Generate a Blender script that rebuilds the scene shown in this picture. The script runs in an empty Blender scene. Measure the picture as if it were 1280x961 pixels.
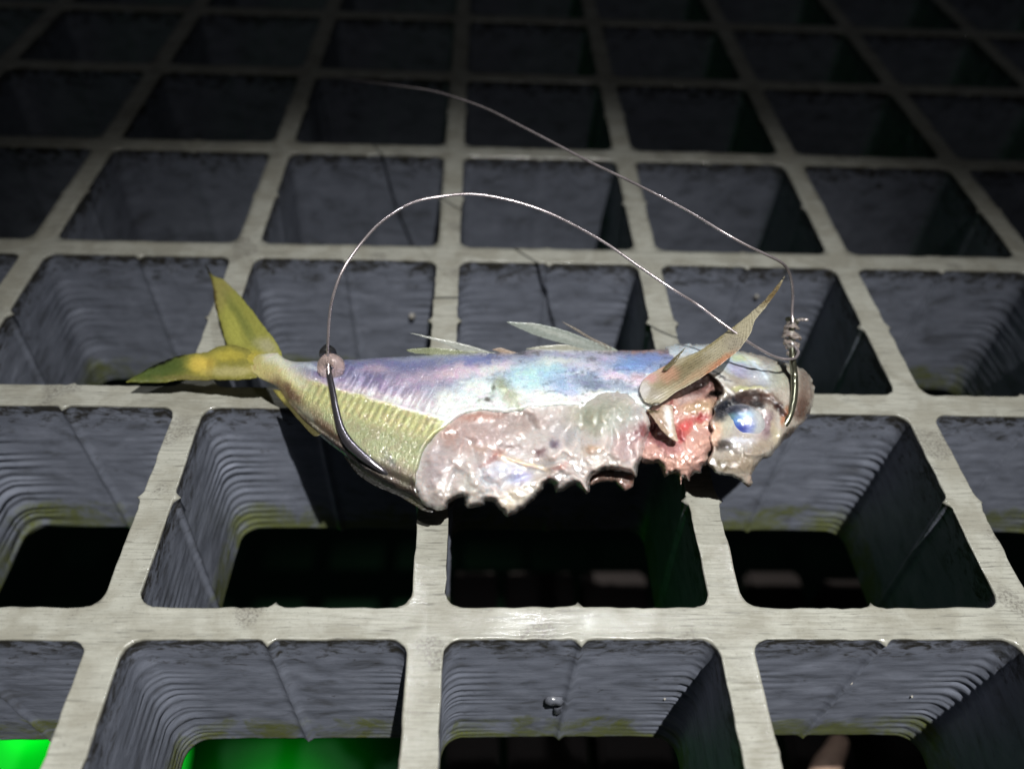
import bpy, math, random
import numpy as np
from mathutils import Matrix, Vector
from mathutils.geometry import delaunay_2d_cdt

# ------------------------------------------------------------------ camera, world, lamps, exposure
SC = bpy.context.scene
COL = SC.collection
MM = 0.001                                   # everything below is laid out in millimetres
F = 1002.3617                                # focal length in photo pixels (1280 wide)
RX, RY, RZ = 0.7765596, -0.0381202, -0.0201765
CAM = np.array([6.0582, -48.5476, 91.6679])


def rotm(rx, ry, rz):
    cx, sx, cy, sy, cz, sz = math.cos(rx), math.sin(rx), math.cos(ry), math.sin(ry), math.cos(rz), math.sin(rz)
    return (np.array([[cz, -sz, 0], [sz, cz, 0], [0, 0, 1]]) @ np.array([[cy, 0, sy], [0, 1, 0], [-sy, 0, cy]])
            @ np.array([[1, 0, 0], [0, cx, -sx], [0, sx, cx]]))


R = rotm(RX, RY, RZ)
cam_d = bpy.data.cameras.new('camera')
cam = bpy.data.objects.new('camera', cam_d)
COL.objects.link(cam)
M = Matrix([list(R[i]) + [CAM[i] * MM] for i in range(3)] + [[0, 0, 0, 1]])
cam.matrix_world = M
cam_d.sensor_width = 36.0
cam_d.lens = F / 1280 * 36.0
cam_d.clip_start = 0.002
cam_d.clip_end = 50
cam_d.dof.use_dof = True
cam_d.dof.focus_distance = 0.107
cam_d.dof.aperture_fstop = 14.0
SC.camera = cam

world = bpy.data.worlds.new('World')
SC.world = world
world.use_nodes = True
world.node_tree.nodes['Background'].inputs[0].default_value = (0.10, 0.12, 0.16, 1)
world.node_tree.nodes['Background'].inputs[1].default_value = 0.06

SC.view_settings.view_transform = 'Standard'
SC.view_settings.look = 'None'
SC.view_settings.exposure = 0.0
SC.view_settings.gamma = 1.0


def lamp(name, kind, loc, target, energy, color, size, **kw):
    d = bpy.data.lights.new(name, kind)
    d.energy = energy
    d.color = color
    d.shadow_soft_size = size
    for k, v in kw.items():
        setattr(d, k, v)
    o = bpy.data.objects.new(name, d)
    COL.objects.link(o)
    o.location = Vector(loc) * MM
    o.rotation_euler = (Vector(target) - Vector(loc)).to_track_quat('-Z', 'Y').to_euler()
    return o


LIGHT = (75, -160, 560)
lamp('head_torch', 'SPOT', LIGHT, (20, -58, 0), 36.5, (1.0, 0.985, 0.95), 0.0025,
     spot_size=math.radians(37), spot_blend=1.0)
lamp('head_torch_spill', 'SPOT', LIGHT, (20, 0, 0), 0.9, (1.0, 0.98, 0.94), 0.0025,
     spot_size=math.radians(80), spot_blend=1.0)
lamp('glint_lamp', 'SPOT', (66, 262, 500), (18, 5, 0), 4.0, (0.95, 0.97, 1.0), 0.006,  # second lamp, added to mirror glints off the bar tops
     spot_size=math.radians(30), spot_blend=1.0)

# ------------------------------------------------------------------ helpers


def tag(o, label=None, cat=None, group=None, kind=None):
    if label: o['label'] = label
    if cat: o['category'] = cat
    if group: o['group'] = group
    if kind: o['kind'] = kind
    return o


def empty(name, loc):
    o = bpy.data.objects.new(name, None)
    o.empty_display_size = 0.005
    COL.objects.link(o)
    o.location = Vector(loc) * MM
    return o


def link_mesh(name, verts, faces, mat, parent=None, colors=None, smooth=True, origin=None):
    """verts in world millimetres"""
    verts = np.asarray(verts, float) * MM
    if parent is not None:
        base = np.array(parent.location) if parent.parent is None else np.array(parent.parent.location)
        base = np.array(parent['_w']) if '_w' in parent else base
    else:
        base = np.array(origin if origin is not None else verts.mean(0) / MM) * MM
    wbase = base
    me = bpy.data.meshes.new(name)
    me.from_pydata([tuple(v) for v in (verts - wbase)], [], [tuple(f) for f in faces])
    me.update()
    if smooth:
        me.polygons.foreach_set('use_smooth', [True] * len(me.polygons))
    if colors is not None:
        ca = me.color_attributes.new('Col', 'FLOAT_COLOR', 'POINT')
        c4 = np.ones((len(verts), 4), np.float32)
        c4[:, :3] = colors
        ca.data.foreach_set('color', c4.ravel())
    me.materials.append(mat)
    o = bpy.data.objects.new(name, me)
    COL.objects.link(o)
    if parent is not None:
        o.parent = parent
    else:
        o.location = Vector(wbase)
    return o


def ray(u, v):
    u = np.asarray(u, float); v = np.asarray(v, float)
    d = np.stack([(u - 640) / F, (480.5 - v) / F, -np.ones_like(u)], -1)
    d = d @ R.T
    return d / np.linalg.norm(d, axis=-1, keepdims=True)


def atz(u, v, z, t=0.0):
    """the point at height z (mm) seen at photo pixel u, v, moved t mm towards the viewer"""
    d = ray(u, v)
    k = (np.asarray(z, float) - CAM[2]) / d[..., 2]
    return CAM + d * (k - np.asarray(t, float))[..., None]


def hsh(i, j, k, s):
    n = (i * 374761393 + j * 668265263 + k * 2147483647 + s * 974634777).astype(np.int64)
    n = (n ^ (n >> 13)) * 1274126177
    n = n & 0x7fffffff
    n = (n ^ (n >> 16)) * 668265263
    return ((n & 0xffffff) / float(0xffffff)) * 2 - 1


def vn(x, y, z=0.0, seed=0):
    x, y, z = np.broadcast_arrays(np.asarray(x, float), np.asarray(y, float), np.asarray(z, float))
    xi, yi, zi = np.floor(x).astype(np.int64), np.floor(y).astype(np.int64), np.floor(z).astype(np.int64)
    xf, yf, zf = x - xi, y - yi, z - zi
    xf, yf, zf = [q * q * (3 - 2 * q) for q in (xf, yf, zf)]
    r = 0
    for a in (0, 1):
        for b in (0, 1):
            for c in (0, 1):
                r = r + hsh(xi + a, yi + b, zi + c, seed) * (xf if a else 1 - xf) * (yf if b else 1 - yf) * (zf if c else 1 - zf)
    return r


def fbm(x, y, z=0.0, seed=0, o=4):
    r, a, t = 0, 1.0, 0
    for i in range(o):
        r = r + a * vn(x * 2 ** i, y * 2 ** i, z * 2 ** i, seed + i * 7)
        t += a
        a *= 0.55
    return r / t


def sstep(a, b, x):
    q = np.clip((x - a) / (b - a), 0, 1)
    return q * q * (3 - 2 * q)


def seg_dist(P, poly, closed=True):
    P = np.asarray(P, float); A = np.asarray(poly, float)
    B = np.roll(A, -1, 0) if closed else A[1:]
    A = A if closed else A[:-1]
    best = np.full(len(P), 1e9)
    for a, b in zip(A, B):
        ab = b - a
        t = np.clip(((P - a) @ ab) / max(ab @ ab, 1e-9), 0, 1)
        d = np.linalg.norm(P - (a + t[:, None] * ab), axis=1)
        best = np.minimum(best, d)
    return best


def inside(P, poly):
    x, y = P[:, 0], P[:, 1]
    r = np.zeros(len(P), bool)
    A = np.asarray(poly, float); B = np.roll(A, -1, 0)
    for (x0, y0), (x1, y1) in zip(A, B):
        if y0 == y1: continue
        c = ((y0 > y) != (y1 > y)) & (x < (x1 - x0) * (y - y0) / (y1 - y0) + x0)
        r ^= c
    return r


def resample(poly, step, closed=True, jit=0.0, seed=1, sub=3):
    """Catmull-Rom through the outline, then even spacing, then a ragged wobble"""
    A = np.asarray(poly, float); n = len(A); out = []
    rng = range(n) if closed else range(n - 1)
    for i in rng:
        g = (lambda k: A[k % n]) if closed else (lambda k: A[min(max(k, 0), n - 1)])
        p0, p1, p2, p3 = g(i - 1), g(i), g(i + 1), g(i + 2)
        L = np.linalg.norm(p2 - p1)
        m = max(1, int(round(L / step)))
        for j in range(m):
            t = j / m
            q = 0.5 * ((2 * p1) + (-p0 + p2) * t + (2 * p0 - 5 * p1 + 4 * p2 - p3) * t * t + (-p0 + 3 * p1 - 3 * p2 + p3) * t ** 3)
            lin = p1 + (p2 - p1) * t
            out.append(0.6 * q + 0.4 * lin)
    if not closed: out.append(A[-1])
    out = np.array(out)
    if jit:
        out = out + jit * np.stack([fbm(out[:, 0] / 5, out[:, 1] / 5, 0, seed), fbm(out[:, 0] / 5, out[:, 1] / 5, 9, seed)], 1)
    return out


def chart(poly, step, jit=0.0, seed=1):
    B = resample(poly, step, True, jit, seed)
    lo, hi = B.min(0), B.max(0)
    gx = np.arange(lo[0], hi[0], step); gy = np.arange(lo[1], hi[1], step * 0.87)
    X, Y = np.meshgrid(gx, gy)
    X = X + (np.arange(len(gy)) % 2)[:, None] * step * 0.5
    P = np.stack([X.ravel(), Y.ravel()], 1)
    P = P[inside(P, B)]
    P = P[seg_dist(P, B) > step * 0.55]
    allp = np.concatenate([B, P])
    nb = len(B)
    vs, es, fs, ov, oe, of = delaunay_2d_cdt([Vector(p) for p in allp], [], [list(range(nb))], 1, 1e-5)
    V = np.array([tuple(v) for v in vs])
    return V, [list(f) for f in fs], B


def relief(name, poly, front, back, mat, parent, step=2.0, color=None, rnd=0.0, mid=None, jit=0.0, seed=1, zf=None):
    """a solid whose outline is poly; front/back give thickness towards / away from the viewer (mm)"""
    V, Fc, B = chart(poly, step, jit, seed)
    u, v = V[:, 0], V[:, 1]
    z = (zf or zmid)(u, v)
    tf, tb = front(u, v), back(u, v)
    if rnd:
        d = seg_dist(V, B)
        k = np.sqrt(np.clip(1 - (1 - np.clip(d / rnd, 0, 1)) ** 2, 0, 1))
        m = mid(u, v) if mid else (tf + tb) / 2
        tf = m + (tf - m) * k
        tb = m + (tb - m) * k
    tb = np.minimum(tb, tf - 0.02)
    PF, PB = atz(u, v, z, tf), atz(u, v, z, tb)
    n = len(V)
    edges = {}
    faces = []
    for f in Fc:
        a = sum((V[f[i]][0] * V[f[(i + 1) % len(f)]][1] - V[f[(i + 1) % len(f)]][0] * V[f[i]][1]) for i in range(len(f)))
        if a > 0: f = f[::-1]
        faces.append(f)
        for i in range(len(f)):
            e = (f[i], f[(i + 1) % len(f)])
            edges[e] = 1
    out = [list(f) for f in faces] + [[q + n for q in f[::-1]] for f in faces]
    for (a, b) in edges:
        if (b, a) not in edges:
            out.append([b, a, a + n, b + n])
    C = None
    if color is not None:
        c = color(u, v)
        C = np.concatenate([c, c])
    return link_mesh(name, np.concatenate([PF, PB]), out, mat, parent, C)


def tube_mesh(P, rad, n=10, flat=1.0, up=None):
    P = np.asarray(P, float); N = len(P)
    rad = np.ones(N) * rad if np.isscalar(rad) else np.asarray(rad, float)
    T = np.gradient(P, axis=0); T /= np.linalg.norm(T, axis=1, keepdims=True)
    a = np.array(up if up is not None else [0.13, 0.2, 1.0]); vs, fs = [], []
    for i in range(N):
        a = a - T[i] * (a @ T[i]); a /= np.linalg.norm(a)
        b = np.cross(T[i], a)
        for k in range(n):
            q = 2 * math.pi * k / n
            vs.append(P[i] + rad[i] * (a * math.cos(q) * flat + b * math.sin(q)))
    for i in range(N - 1):
        for k in range(n):
            fs.append([i * n + k, i * n + (k + 1) % n, (i + 1) * n + (k + 1) % n, (i + 1) * n + k])
    fs.append(list(range(n))[::-1]); fs.append([(N - 1) * n + k for k in range(n)])
    return vs, fs


def smooth_path(pts, m=10):
    A = np.asarray(pts, float); n = len(A); out = []
    for i in range(n - 1):
        g = lambda k: A[min(max(k, 0), n - 1)]
        p0, p1, p2, p3 = g(i - 1), g(i), g(i + 1), g(i + 2)
        for j in range(m):
            t = j / m
            out.append(0.5 * ((2 * p1) + (-p0 + p2) * t + (2 * p0 - 5 * p1 + 4 * p2 - p3) * t * t + (-p0 + 3 * p1 - 3 * p2 + p3) * t ** 3))
    out.append(A[-1])
    return np.array(out)


# ------------------------------------------------------------------ materials
class NT:
    def __init__(self, name):
        self.m = bpy.data.materials.new(name)
        self.m.use_nodes = True
        self.t = self.m.node_tree
        self.p = self.t.nodes['Principled BSDF']
        self.out = self.t.nodes['Material Output']

    def n(self, ty, **kw):
        q = self.t.nodes.new(ty)
        for k, v in kw.items():
            if k.startswith('i_'):
                q.inputs[k[2:].replace('_', ' ')].default_value = v
            else:
                setattr(q, k, v)
        return q

    def l(self, a, b): self.t.links.new(a, b)

    def s(self, **kw):
        for k, v in kw.items():
            self.p.inputs[k.replace('_', ' ')].default_value = v

    def coord(self, scale=(1, 1, 1)):
        tc = self.n('ShaderNodeTexCoord')
        mp = self.n('ShaderNodeMapping')
        mp.inputs['Scale'].default_value = scale
        self.l(tc.outputs['Object'], mp.inputs['Vector'])
        return mp.outputs['Vector']

    def noise(self, vec, scale, detail=4, rough=0.55, dist=0.0):
        q = self.n('ShaderNodeTexNoise')
        q.inputs['Scale'].default_value = scale
        q.inputs['Detail'].default_value = detail
        q.inputs['Roughness'].default_value = rough
        q.inputs['Distortion'].default_value = dist
        self.l(vec, q.inputs['Vector'])
        return q.outputs['Fac']

    def ramp(self, fac, stops):
        q = self.n('ShaderNodeValToRGB')
        e = q.color_ramp.elements
        while len(e) < len(stops): e.new(0.5)
        for a, (p, c) in zip(e, stops):
            a.position = p
            a.color = (c, c, c, 1) if np.isscalar(c) else (*c, 1)
        self.l(fac, q.inputs['Fac'])
        return q.outputs['Color']

    def mix(self, fac, a, b, mode='MIX'):
        q = self.n('ShaderNodeMix', data_type='RGBA', blend_type=mode)
        for idx, val in ((0, fac), (6, a), (7, b)):
            if hasattr(val, 'links') or hasattr(val, 'is_linked'):
                self.l(val, q.inputs[idx])
            elif np.isscalar(val): q.inputs[idx].default_value = val
            else: q.inputs[idx].default_value = (*val, 1)
        return q.outputs[2]

    def math(self, op, a, b=0.0, clamp=False):
        q = self.n('ShaderNodeMath', operation=op)
        q.use_clamp = clamp
        for i, val in enumerate((a, b)):
            if hasattr(val, 'is_linked'): self.l(val, q.inputs[i])
            else: q.inputs[i].default_value = val
        return q.outputs[0]

    def bump(self, h, strength, dist, prev=None):
        q = self.n('ShaderNodeBump')
        q.inputs['Strength'].default_value = strength
        q.inputs['Distance'].default_value = dist
        self.l(h, q.inputs['Height'])
        if prev is not None: self.l(prev, q.inputs['Normal'])
        return q.outputs['Normal']

    def vcol(self):
        q = self.n('ShaderNodeVertexColor', layer_name='Col')
        return q.outputs['Color']


def mat_grating():
    k = NT('moulded_grating')
    o = k.coord((1000, 1000, 1000))            # millimetres
    sx = k.n('ShaderNodeSeparateXYZ'); k.l(o, sx.inputs[0])
    z = sx.outputs['Z']
    n1 = k.noise(o, 0.9, 4, 0.6)
    edge = k.math('ADD', z, k.math('MULTIPLY', k.math('SUBTRACT', n1, 0.5), 0.5))
    top = k.ramp(k.math('ADD', k.math('MULTIPLY', edge, 1.2), 1.0), [(0.52, 0.0), (0.70, 1.0)])
    # worn cream top: streaks along the rows, stains
    st = k.n('ShaderNodeMapping'); st.inputs['Scale'].default_value = (0.10, 1.6, 1); k.l(o, st.inputs['Vector'])
    streak = k.noise(st.outputs[0], 1.3, 6, 0.7)
    blot = k.noise(o, 0.16, 5, 0.6, 0.6)
    grit = k.noise(o, 2.6, 5, 0.75)
    cream = k.ramp(streak, [(0.28, (0.085, 0.085, 0.075)), (0.42, (0.192, 0.192, 0.168)), (0.75, (0.255, 0.255, 0.224))])
    cream = k.mix(k.ramp(blot, [(0.40, 0.75), (0.58, 0.0)]), cream, (0.15, 0.145, 0.12))
    cream = k.mix(k.ramp(grit, [(0.30, 0.8), (0.42, 0.0)]), cream, (0.08, 0.078, 0.065))
    vo = k.n('ShaderNodeTexNoise'); vo.inputs['Scale'].default_value = 0.11; vo.inputs['Detail'].default_value = 1
    k.l(o, vo.inputs['Vector'])
    spot = k.math('MULTIPLY', k.ramp(vo.outputs['Fac'], [(0.62, 0.0), (0.68, 1.0)]), k.ramp(grit, [(0.40, 0.9), (0.55, 0.1)]))
    scr = k.n('ShaderNodeMapping'); scr.inputs['Scale'].default_value = (0.16, 2.4, 1); scr.inputs['Rotation'].default_value = (0, 0, 0.06); k.l(o, scr.inputs['Vector'])
    cream = k.mix(k.ramp(k.noise(scr.outputs[0], 0.9, 3, 0.6), [(0.33, 0.8), (0.40, 0.0)]), cream, (0.10, 0.098, 0.085))
    cream = k.mix(spot, cream, (0.085, 0.08, 0.07))
    # dark bluish sides, grime under the lip, algae low down
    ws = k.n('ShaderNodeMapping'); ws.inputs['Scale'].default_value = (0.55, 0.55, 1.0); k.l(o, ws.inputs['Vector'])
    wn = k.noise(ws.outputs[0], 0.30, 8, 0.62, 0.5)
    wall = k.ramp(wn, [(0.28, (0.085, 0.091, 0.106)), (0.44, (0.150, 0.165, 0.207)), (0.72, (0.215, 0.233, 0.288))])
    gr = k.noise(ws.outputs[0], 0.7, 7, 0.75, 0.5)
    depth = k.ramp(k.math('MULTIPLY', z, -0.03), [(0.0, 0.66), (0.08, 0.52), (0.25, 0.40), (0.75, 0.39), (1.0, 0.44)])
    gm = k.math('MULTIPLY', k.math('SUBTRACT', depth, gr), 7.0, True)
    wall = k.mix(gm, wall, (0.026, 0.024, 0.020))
    al = k.noise(o, 0.14, 6, 0.72, 0.6)
    low = k.ramp(k.math('MULTIPLY', z, -0.03), [(0.62, 0.0), (0.80, 0.52), (1.0, 0.62)])
    am = k.math('MULTIPLY', k.math('SUBTRACT', k.math('ADD', al, low), 0.975), 6.0, True)
    fuzz = k.noise(o, 3.0, 4, 0.7)
    am = k.math('MULTIPLY', am, k.ramp(fuzz, [(0.3, 0.45), (0.6, 1.0)]))
    wall = k.mix(am, wall, k.mix(fuzz, (0.055, 0.066, 0.012), (0.155, 0.175, 0.03)))
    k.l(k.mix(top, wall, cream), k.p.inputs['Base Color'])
    wet = k.noise(st.outputs[0], 1.9, 5, 0.7)
    rt = k.ramp(wet, [(0.44, 0.10), (0.54, 0.42)])
    k.l(k.mix(top, k.ramp(gr, [(0.3, 0.62), (0.7, 0.42)]), rt), k.p.inputs['Roughness'])
    # relief
    b = k.bump(k.math('ADD', k.math('MULTIPLY', streak, 0.7), k.math('MULTIPLY', grit, 0.4)), 0.6, 0.00006)
    wl = k.n('ShaderNodeMapping'); wl.inputs['Scale'].default_value = (0.14, 0.14, 1.0); k.l(o, wl.inputs['Vector'])
    lines = k.noise(wl.outputs[0], 0.9, 6, 0.72, 0.4)
    b = k.bump(k.math('MULTIPLY', k.math('SUBTRACT', 1.0, top), k.math('ADD', lines, k.math('MULTIPLY', am, k.math('MULTIPLY', fuzz, 1.2)))), 0.13, 0.0004, b)
    b = k.bump(k.math('MULTIPLY', k.noise(o, 4.5, 3, 0.7), k.math('SUBTRACT', 1.0, top)), 0.35, 0.00008, b)
    k.l(b, k.p.inputs['Normal'])
    k.s(Specular_IOR_Level=0.45)
    return k.m


def mat_skin():
    k = NT('fish_skin')
    o = k.coord((1000, 1000, 1000))
    c = k.vcol()
    fine = k.noise(o, 3.2, 5, 0.7)
    irid = k.noise(o, 0.55, 4, 0.6, 1.2)
    hue = k.ramp(irid, [(0.30, (0.80, 0.72, 1.0)), (0.42, (1.0, 0.86, 0.90)), (0.50, (0.78, 1.0, 1.0)), (0.58, (1.0, 1.0, 0.84)), (0.70, (0.74, 0.88, 1.0))])
    c = k.mix(0.5, c, hue, 'MULTIPLY')
    c = k.mix(k.ramp(fine, [(0.3, 0.35), (0.55, 0.0)]), c, k.mix(1.0, c, (0.45, 0.45, 0.5), 'MULTIPLY'))
    k.l(c, k.p.inputs['Base Color'])
    k.s(Metallic=0.35, Roughness=0.30, Coat_Weight=1.0, Coat_Roughness=0.09, Coat_IOR=1.8, Specular_IOR_Level=0.6)
    k.l(k.ramp(fine, [(0.3, 0.42), (0.7, 0.22)]), k.p.inputs['Roughness'])
    mp = k.n('ShaderNodeMapping'); mp.inputs['Scale'].default_value = (3.2, 0.8, 0.8); k.l(o, mp.inputs['Vector'])
    b = k.bump(k.noise(mp.outputs[0], 1.2, 6, 0.7), 0.8, 0.00026)
    b = k.bump(k.noise(o, 7.0, 3, 0.7), 0.30, 0.00010, b)
    k.l(b, k.p.inputs['Normal'])
    cb = k.bump(k.noise(o, 1.8, 3, 0.5), 1.0, 0.00032)
    k.l(cb, k.p.inputs['Coat Normal'])
    return k.m


def mat_flesh(name='wet_flesh', sss=0.6, coat_r=0.04, scale=0.0006):
    k = NT(name)
    o = k.coord((1000, 1000, 1000))
    c = k.vcol()
    n = k.noise(o, 0.9, 5, 0.65, 0.8)
    c = k.mix(0.55, c, k.ramp(n, [(0.3, (0.62, 0.56, 0.58)), (0.5, (0.86, 0.84, 0.86)), (0.68, (1.0, 1.0, 1.0))]), 'MULTIPLY')
    k.l(c, k.p.inputs['Base Color'])
    k.s(Subsurface_Weight=sss, Subsurface_Scale=scale, Roughness=0.40, Coat_Weight=1.0, Coat_Roughness=coat_r, Coat_IOR=1.9, Specular_IOR_Level=0.4)
    k.p.inputs['Subsurface Radius'].default_value = (1.0, 0.55, 0.40)
    b = k.bump(k.noise(o, 1.2, 4, 0.55), 0.5, 0.00030)
    k.l(b, k.p.inputs['Normal'])
    cb = k.bump(k.noise(o, 1.5, 2, 0.45), 1.0, 0.00028)
    k.l(cb, k.p.inputs['Coat Normal'])
    return k.m


def mat_fin(name, alpha=0.75, rough=0.35, stripe=None):
    k = NT(name)
    o = k.coord((1000, 1000, 1000))
    c = k.vcol()
    n = k.noise(o, 2.5, 4, 0.7)
    c = k.mix(k.ramp(n, [(0.3, 0.5), (0.6, 0.0)]), c, k.mix(1.0, c, (0.45, 0.42, 0.35), 'MULTIPLY'))
    k.l(c, k.p.inputs['Base Color'])
    k.s(Roughness=rough, Coat_Weight=0.5, Coat_Roughness=0.15)
    tr = k.n('ShaderNodeBsdfTranslucent'); k.l(c, tr.inputs['Color'])
    tp = k.n('ShaderNodeBsdfTransparent')
    m1 = k.n('ShaderNodeMixShader'); m1.inputs[0].default_value = 0.30
    k.l(k.p.outputs[0], m1.inputs[1]); k.l(tr.outputs[0], m1.inputs[2])
    m2 = k.n('ShaderNodeMixShader'); m2.inputs[0].default_value = alpha
    k.l(tp.outputs[0], m2.inputs[1]); k.l(m1.outputs[0], m2.inputs[2])
    k.l(m2.outputs[0], k.out.inputs['Surface'])
    k.l(k.bump(n, 0.5, 0.00015), k.p.inputs['Normal'])
    return k.m


def mat_plain(name, color, rough=0.5, metal=0.0, nscale=1.5, bump=0.3, var=0.4, **kw):
    k = NT(name)
    o = k.coord((1000, 1000, 1000))
    n = k.noise(o, nscale, 5, 0.65)
    k.l(k.mix(k.ramp(n, [(0.3, var), (0.6, 0.0)]), color, tuple(q * 0.45 for q in color)), k.p.inputs['Base Color'])
    k.s(Roughness=rough, Metallic=metal, **kw)
    if bump: k.l(k.bump(n, bump, 0.0002), k.p.inputs['Normal'])
    return k.m


M_GRATE = mat_grating()
M_SKIN = mat_skin()
M_FLESH = mat_flesh('wet_flesh', 0.9, 0.07, 0.0013)
M_GORE = mat_flesh('gill_flesh', 0.4, 0.08)
M_HEAD = mat_flesh('wet_head_skin', 0.35, 0.07)
M_TAIL = mat_fin('tail_membrane', 0.88)
M_FIN = mat_fin('pectoral_membrane', 0.74)
M_SPINE = mat_fin('dorsal_membrane', 0.60, 0.25)
M_HOOK = mat_plain('black_nickel', (0.16, 0.15, 0.17), 0.27, 0.9, 1.2, 0.25, 0.5)
M_HOOK2 = mat_plain('tarnished_nickel', (0.22, 0.22, 0.16), 0.22, 0.9, 1.4, 0.3, 0.6)
M_LINE = mat_plain('monofilament', (0.34, 0.30, 0.31), 0.24, 0.45, 0.5, 0.15, 0.7, Transmission_Weight=0.35, Coat_Weight=0.8)
M_KNOT = mat_plain('knotted_monofilament', (0.85, 0.76, 0.72), 0.07, 0.0, 1.6, 0.5, 0.2, Transmission_Weight=0.88, Coat_Weight=0.8)
M_BEAD = mat_plain('pink_bead', (1.0, 0.80, 0.74), 0.07, 0.0, 1.3, 0.6, 0.1, Transmission_Weight=0.85, IOR=1.30, Coat_Weight=0.8)
M_RUBBER = mat_plain('black_stopper', (0.012, 0.012, 0.013), 0.35, 0.0, 1.0, 0.2, 0.2)

# ------------------------------------------------------------------ grating
PITCH, BAR, DEPTH = 38.0, 4.2, 34.0


def cell_ring(N, hx, r):
    """rounded square, N points, returns (x, y, outward normal, distance from corner arc)"""
    s = hx - r
    per = [('l', (hx, -s), (hx, s), (1, 0)), ('a', (s, s), 0), ('l', (s, hx), (-s, hx), (0, 1)), ('a', (-s, s), 90),
           ('l', (-hx, s), (-hx, -s), (-1, 0)), ('a', (-s, -s), 180), ('l', (-s, -hx), (s, -hx), (0, -1)), ('a', (s, -s), 270)]
    nl = int(N / 4 * 0.62); na = int(N / 4) - nl
    na += na % 2
    P = []
    for q in per:
        if q[0] == 'l':
            a, b = np.array(q[1]), np.array(q[2])
            for i in range(nl):
                # denser near the middle rib
                t = i / nl
                q_ = 2 * t - 1
                t = 0.5 + 0.5 * (0.42 * q_ + 0.58 * q_ ** 3)
                p = a + (b - a) * t
                P.append((*p, *q[3], min(np.linalg.norm(p - a), np.linalg.norm(p - b)), np.linalg.norm(p - (a + b) / 2)))
        else:
            for i in range(na):
                an = math.radians(q[2] + 90 * i / na)
                P.append((q[1][0] + r * math.cos(an), q[1][1] + r * math.sin(an), math.cos(an), math.sin(an), 0.0, 99.0))
    return np.array(P)


def build_grating():
    rs = random.Random(4)
    VV, FF, base = [], [], 0
    for row in range(-3, 9):
        for col in range(-8, 8):
            near = row in (-1, 0, 1) and -4 <= col <= 3
            N = 208 if near else 96
            hx = (PITCH - BAR) / 2
            ring = cell_ring(N, hx, 2.3)
            n = len(ring)
            cx, cy = (col + 0.5) * PITCH, (row + 0.5) * PITCH
            sd = (row + 9) * 31 + col + 9
            x, y, nx, ny, dc, dm = ring.T
            # ---- top sheet: from the pitch square inward to the opening
            sq = PITCH / 2
            k = sq / np.maximum(np.abs(x), np.abs(y))
            ox, oy = x * k, y * k
            wob = 0.20 * fbm((x + cx) / 2.2, (y + cy) / 2.2, 0, sd) + 0.12 * fbm((x + cx) / 0.6, (y + cy) / 0.6, 0, sd + 5)
            nub = 0.40 * np.exp(-(dm / 0.9) ** 2) * (0.6 + 0.8 * vn(x + cx, y + cy, 0, 3))
            rings = []
            fr = (0.0, 0.35, 0.7, 0.90, 1.0) if near else (0.0, 0.5, 1.0)
            for f in fr:
                px = ox * (1 - f) + (x - nx * (wob + nub)) * f
                py = oy * (1 - f) + (y - ny * (wob + nub)) * f
                wx, wy = px + cx, py + cy
                zz = 0.10 * vn(wx / 9, wy / 9, 3) * (1 if near else 0.5) + 0.05 * vn(wx / 1.7, wy / 1.7, 5)
                zz = zz + 0.10 * f ** 3
                rings.append(np.stack([wx, wy, zz], 1))
            levels = ([-0.25, -0.6] + list(np.linspace(-1.0, -DEPTH, 96))) if near else ([-0.3, -1.2] + list(np.linspace(-3, -DEPTH, 12)))
            for z in levels:
                draft = -0.035 * (-z)              # opening grows a little wider downwards
                off = 0.5 * wob * math.exp(z / 2) + draft
                # glass-cloth ridges, strongest round the corners
                wz = z + 0.8 * vn(z / 2.3, sd * 1.7, 0, 77) + 0.55 * fbm((x + cx) / 9, (y + cy) / 9, z / 9, sd + 2, 2)
                ph = wz / 1.95
                saw = np.abs((ph + 40) % 1.0 - 0.35)
                cm = np.exp(-(dc / 3.4) ** 1.3)
                deep = min(1, max(0, (-z - 3) / 10.0))
                amp = (0.40 * cm + 0.012) * (0.75 + 0.5 * vn(col * 3.7, row * 5.1, 2) if row < 1 else 0.40) * deep * (0.75 + 0.5 * fbm((x + cx) / 5, (y + cy) / 5, z / 2.5, sd + 3, 3))
                off = off + amp * (1 - 2 * saw)
                rib = (0.60 * np.exp(-(dm / 0.45) ** 2) + 0.45 * np.exp(-(dm / 0.6) ** 2) * math.exp(z / 0.8)) * (1 if near else 0.7)
                off = off + rib + (0.12 if near else 0.10) * fbm((x + cx) / 2.5, (y + cy) / 2.5, z / 2.5, sd + 8, 3)
                rings.append(np.stack([x + cx - nx * off, y + cy - ny * off, np.full(n, z)], 1))
            if z <= -DEPTH + 1e-6:
                for f in (1.0,):
                    rings.append(np.stack([ox + cx, oy + cy, np.full(n, -DEPTH)], 1))
            A = np.concatenate(rings)
            VV.append(A)
            for j in range(len(rings) - 1):
                a = base + j * n; b = a + n
                for i in range(n):
                    i2 = (i + 1) % n
                    FF.append((a + i, a + i2, b + i2, b + i))
            base += len(A)
    V = np.concatenate(VV)
    o = link_mesh('floor_grating', V, FF, M_GRATE, origin=(0, 0, 0))
    tag(o, 'cream topped moulded grating of square cells with dark ridged sides under the fish', 'floor grating', kind='structure')
    return o


build_grating()

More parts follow.
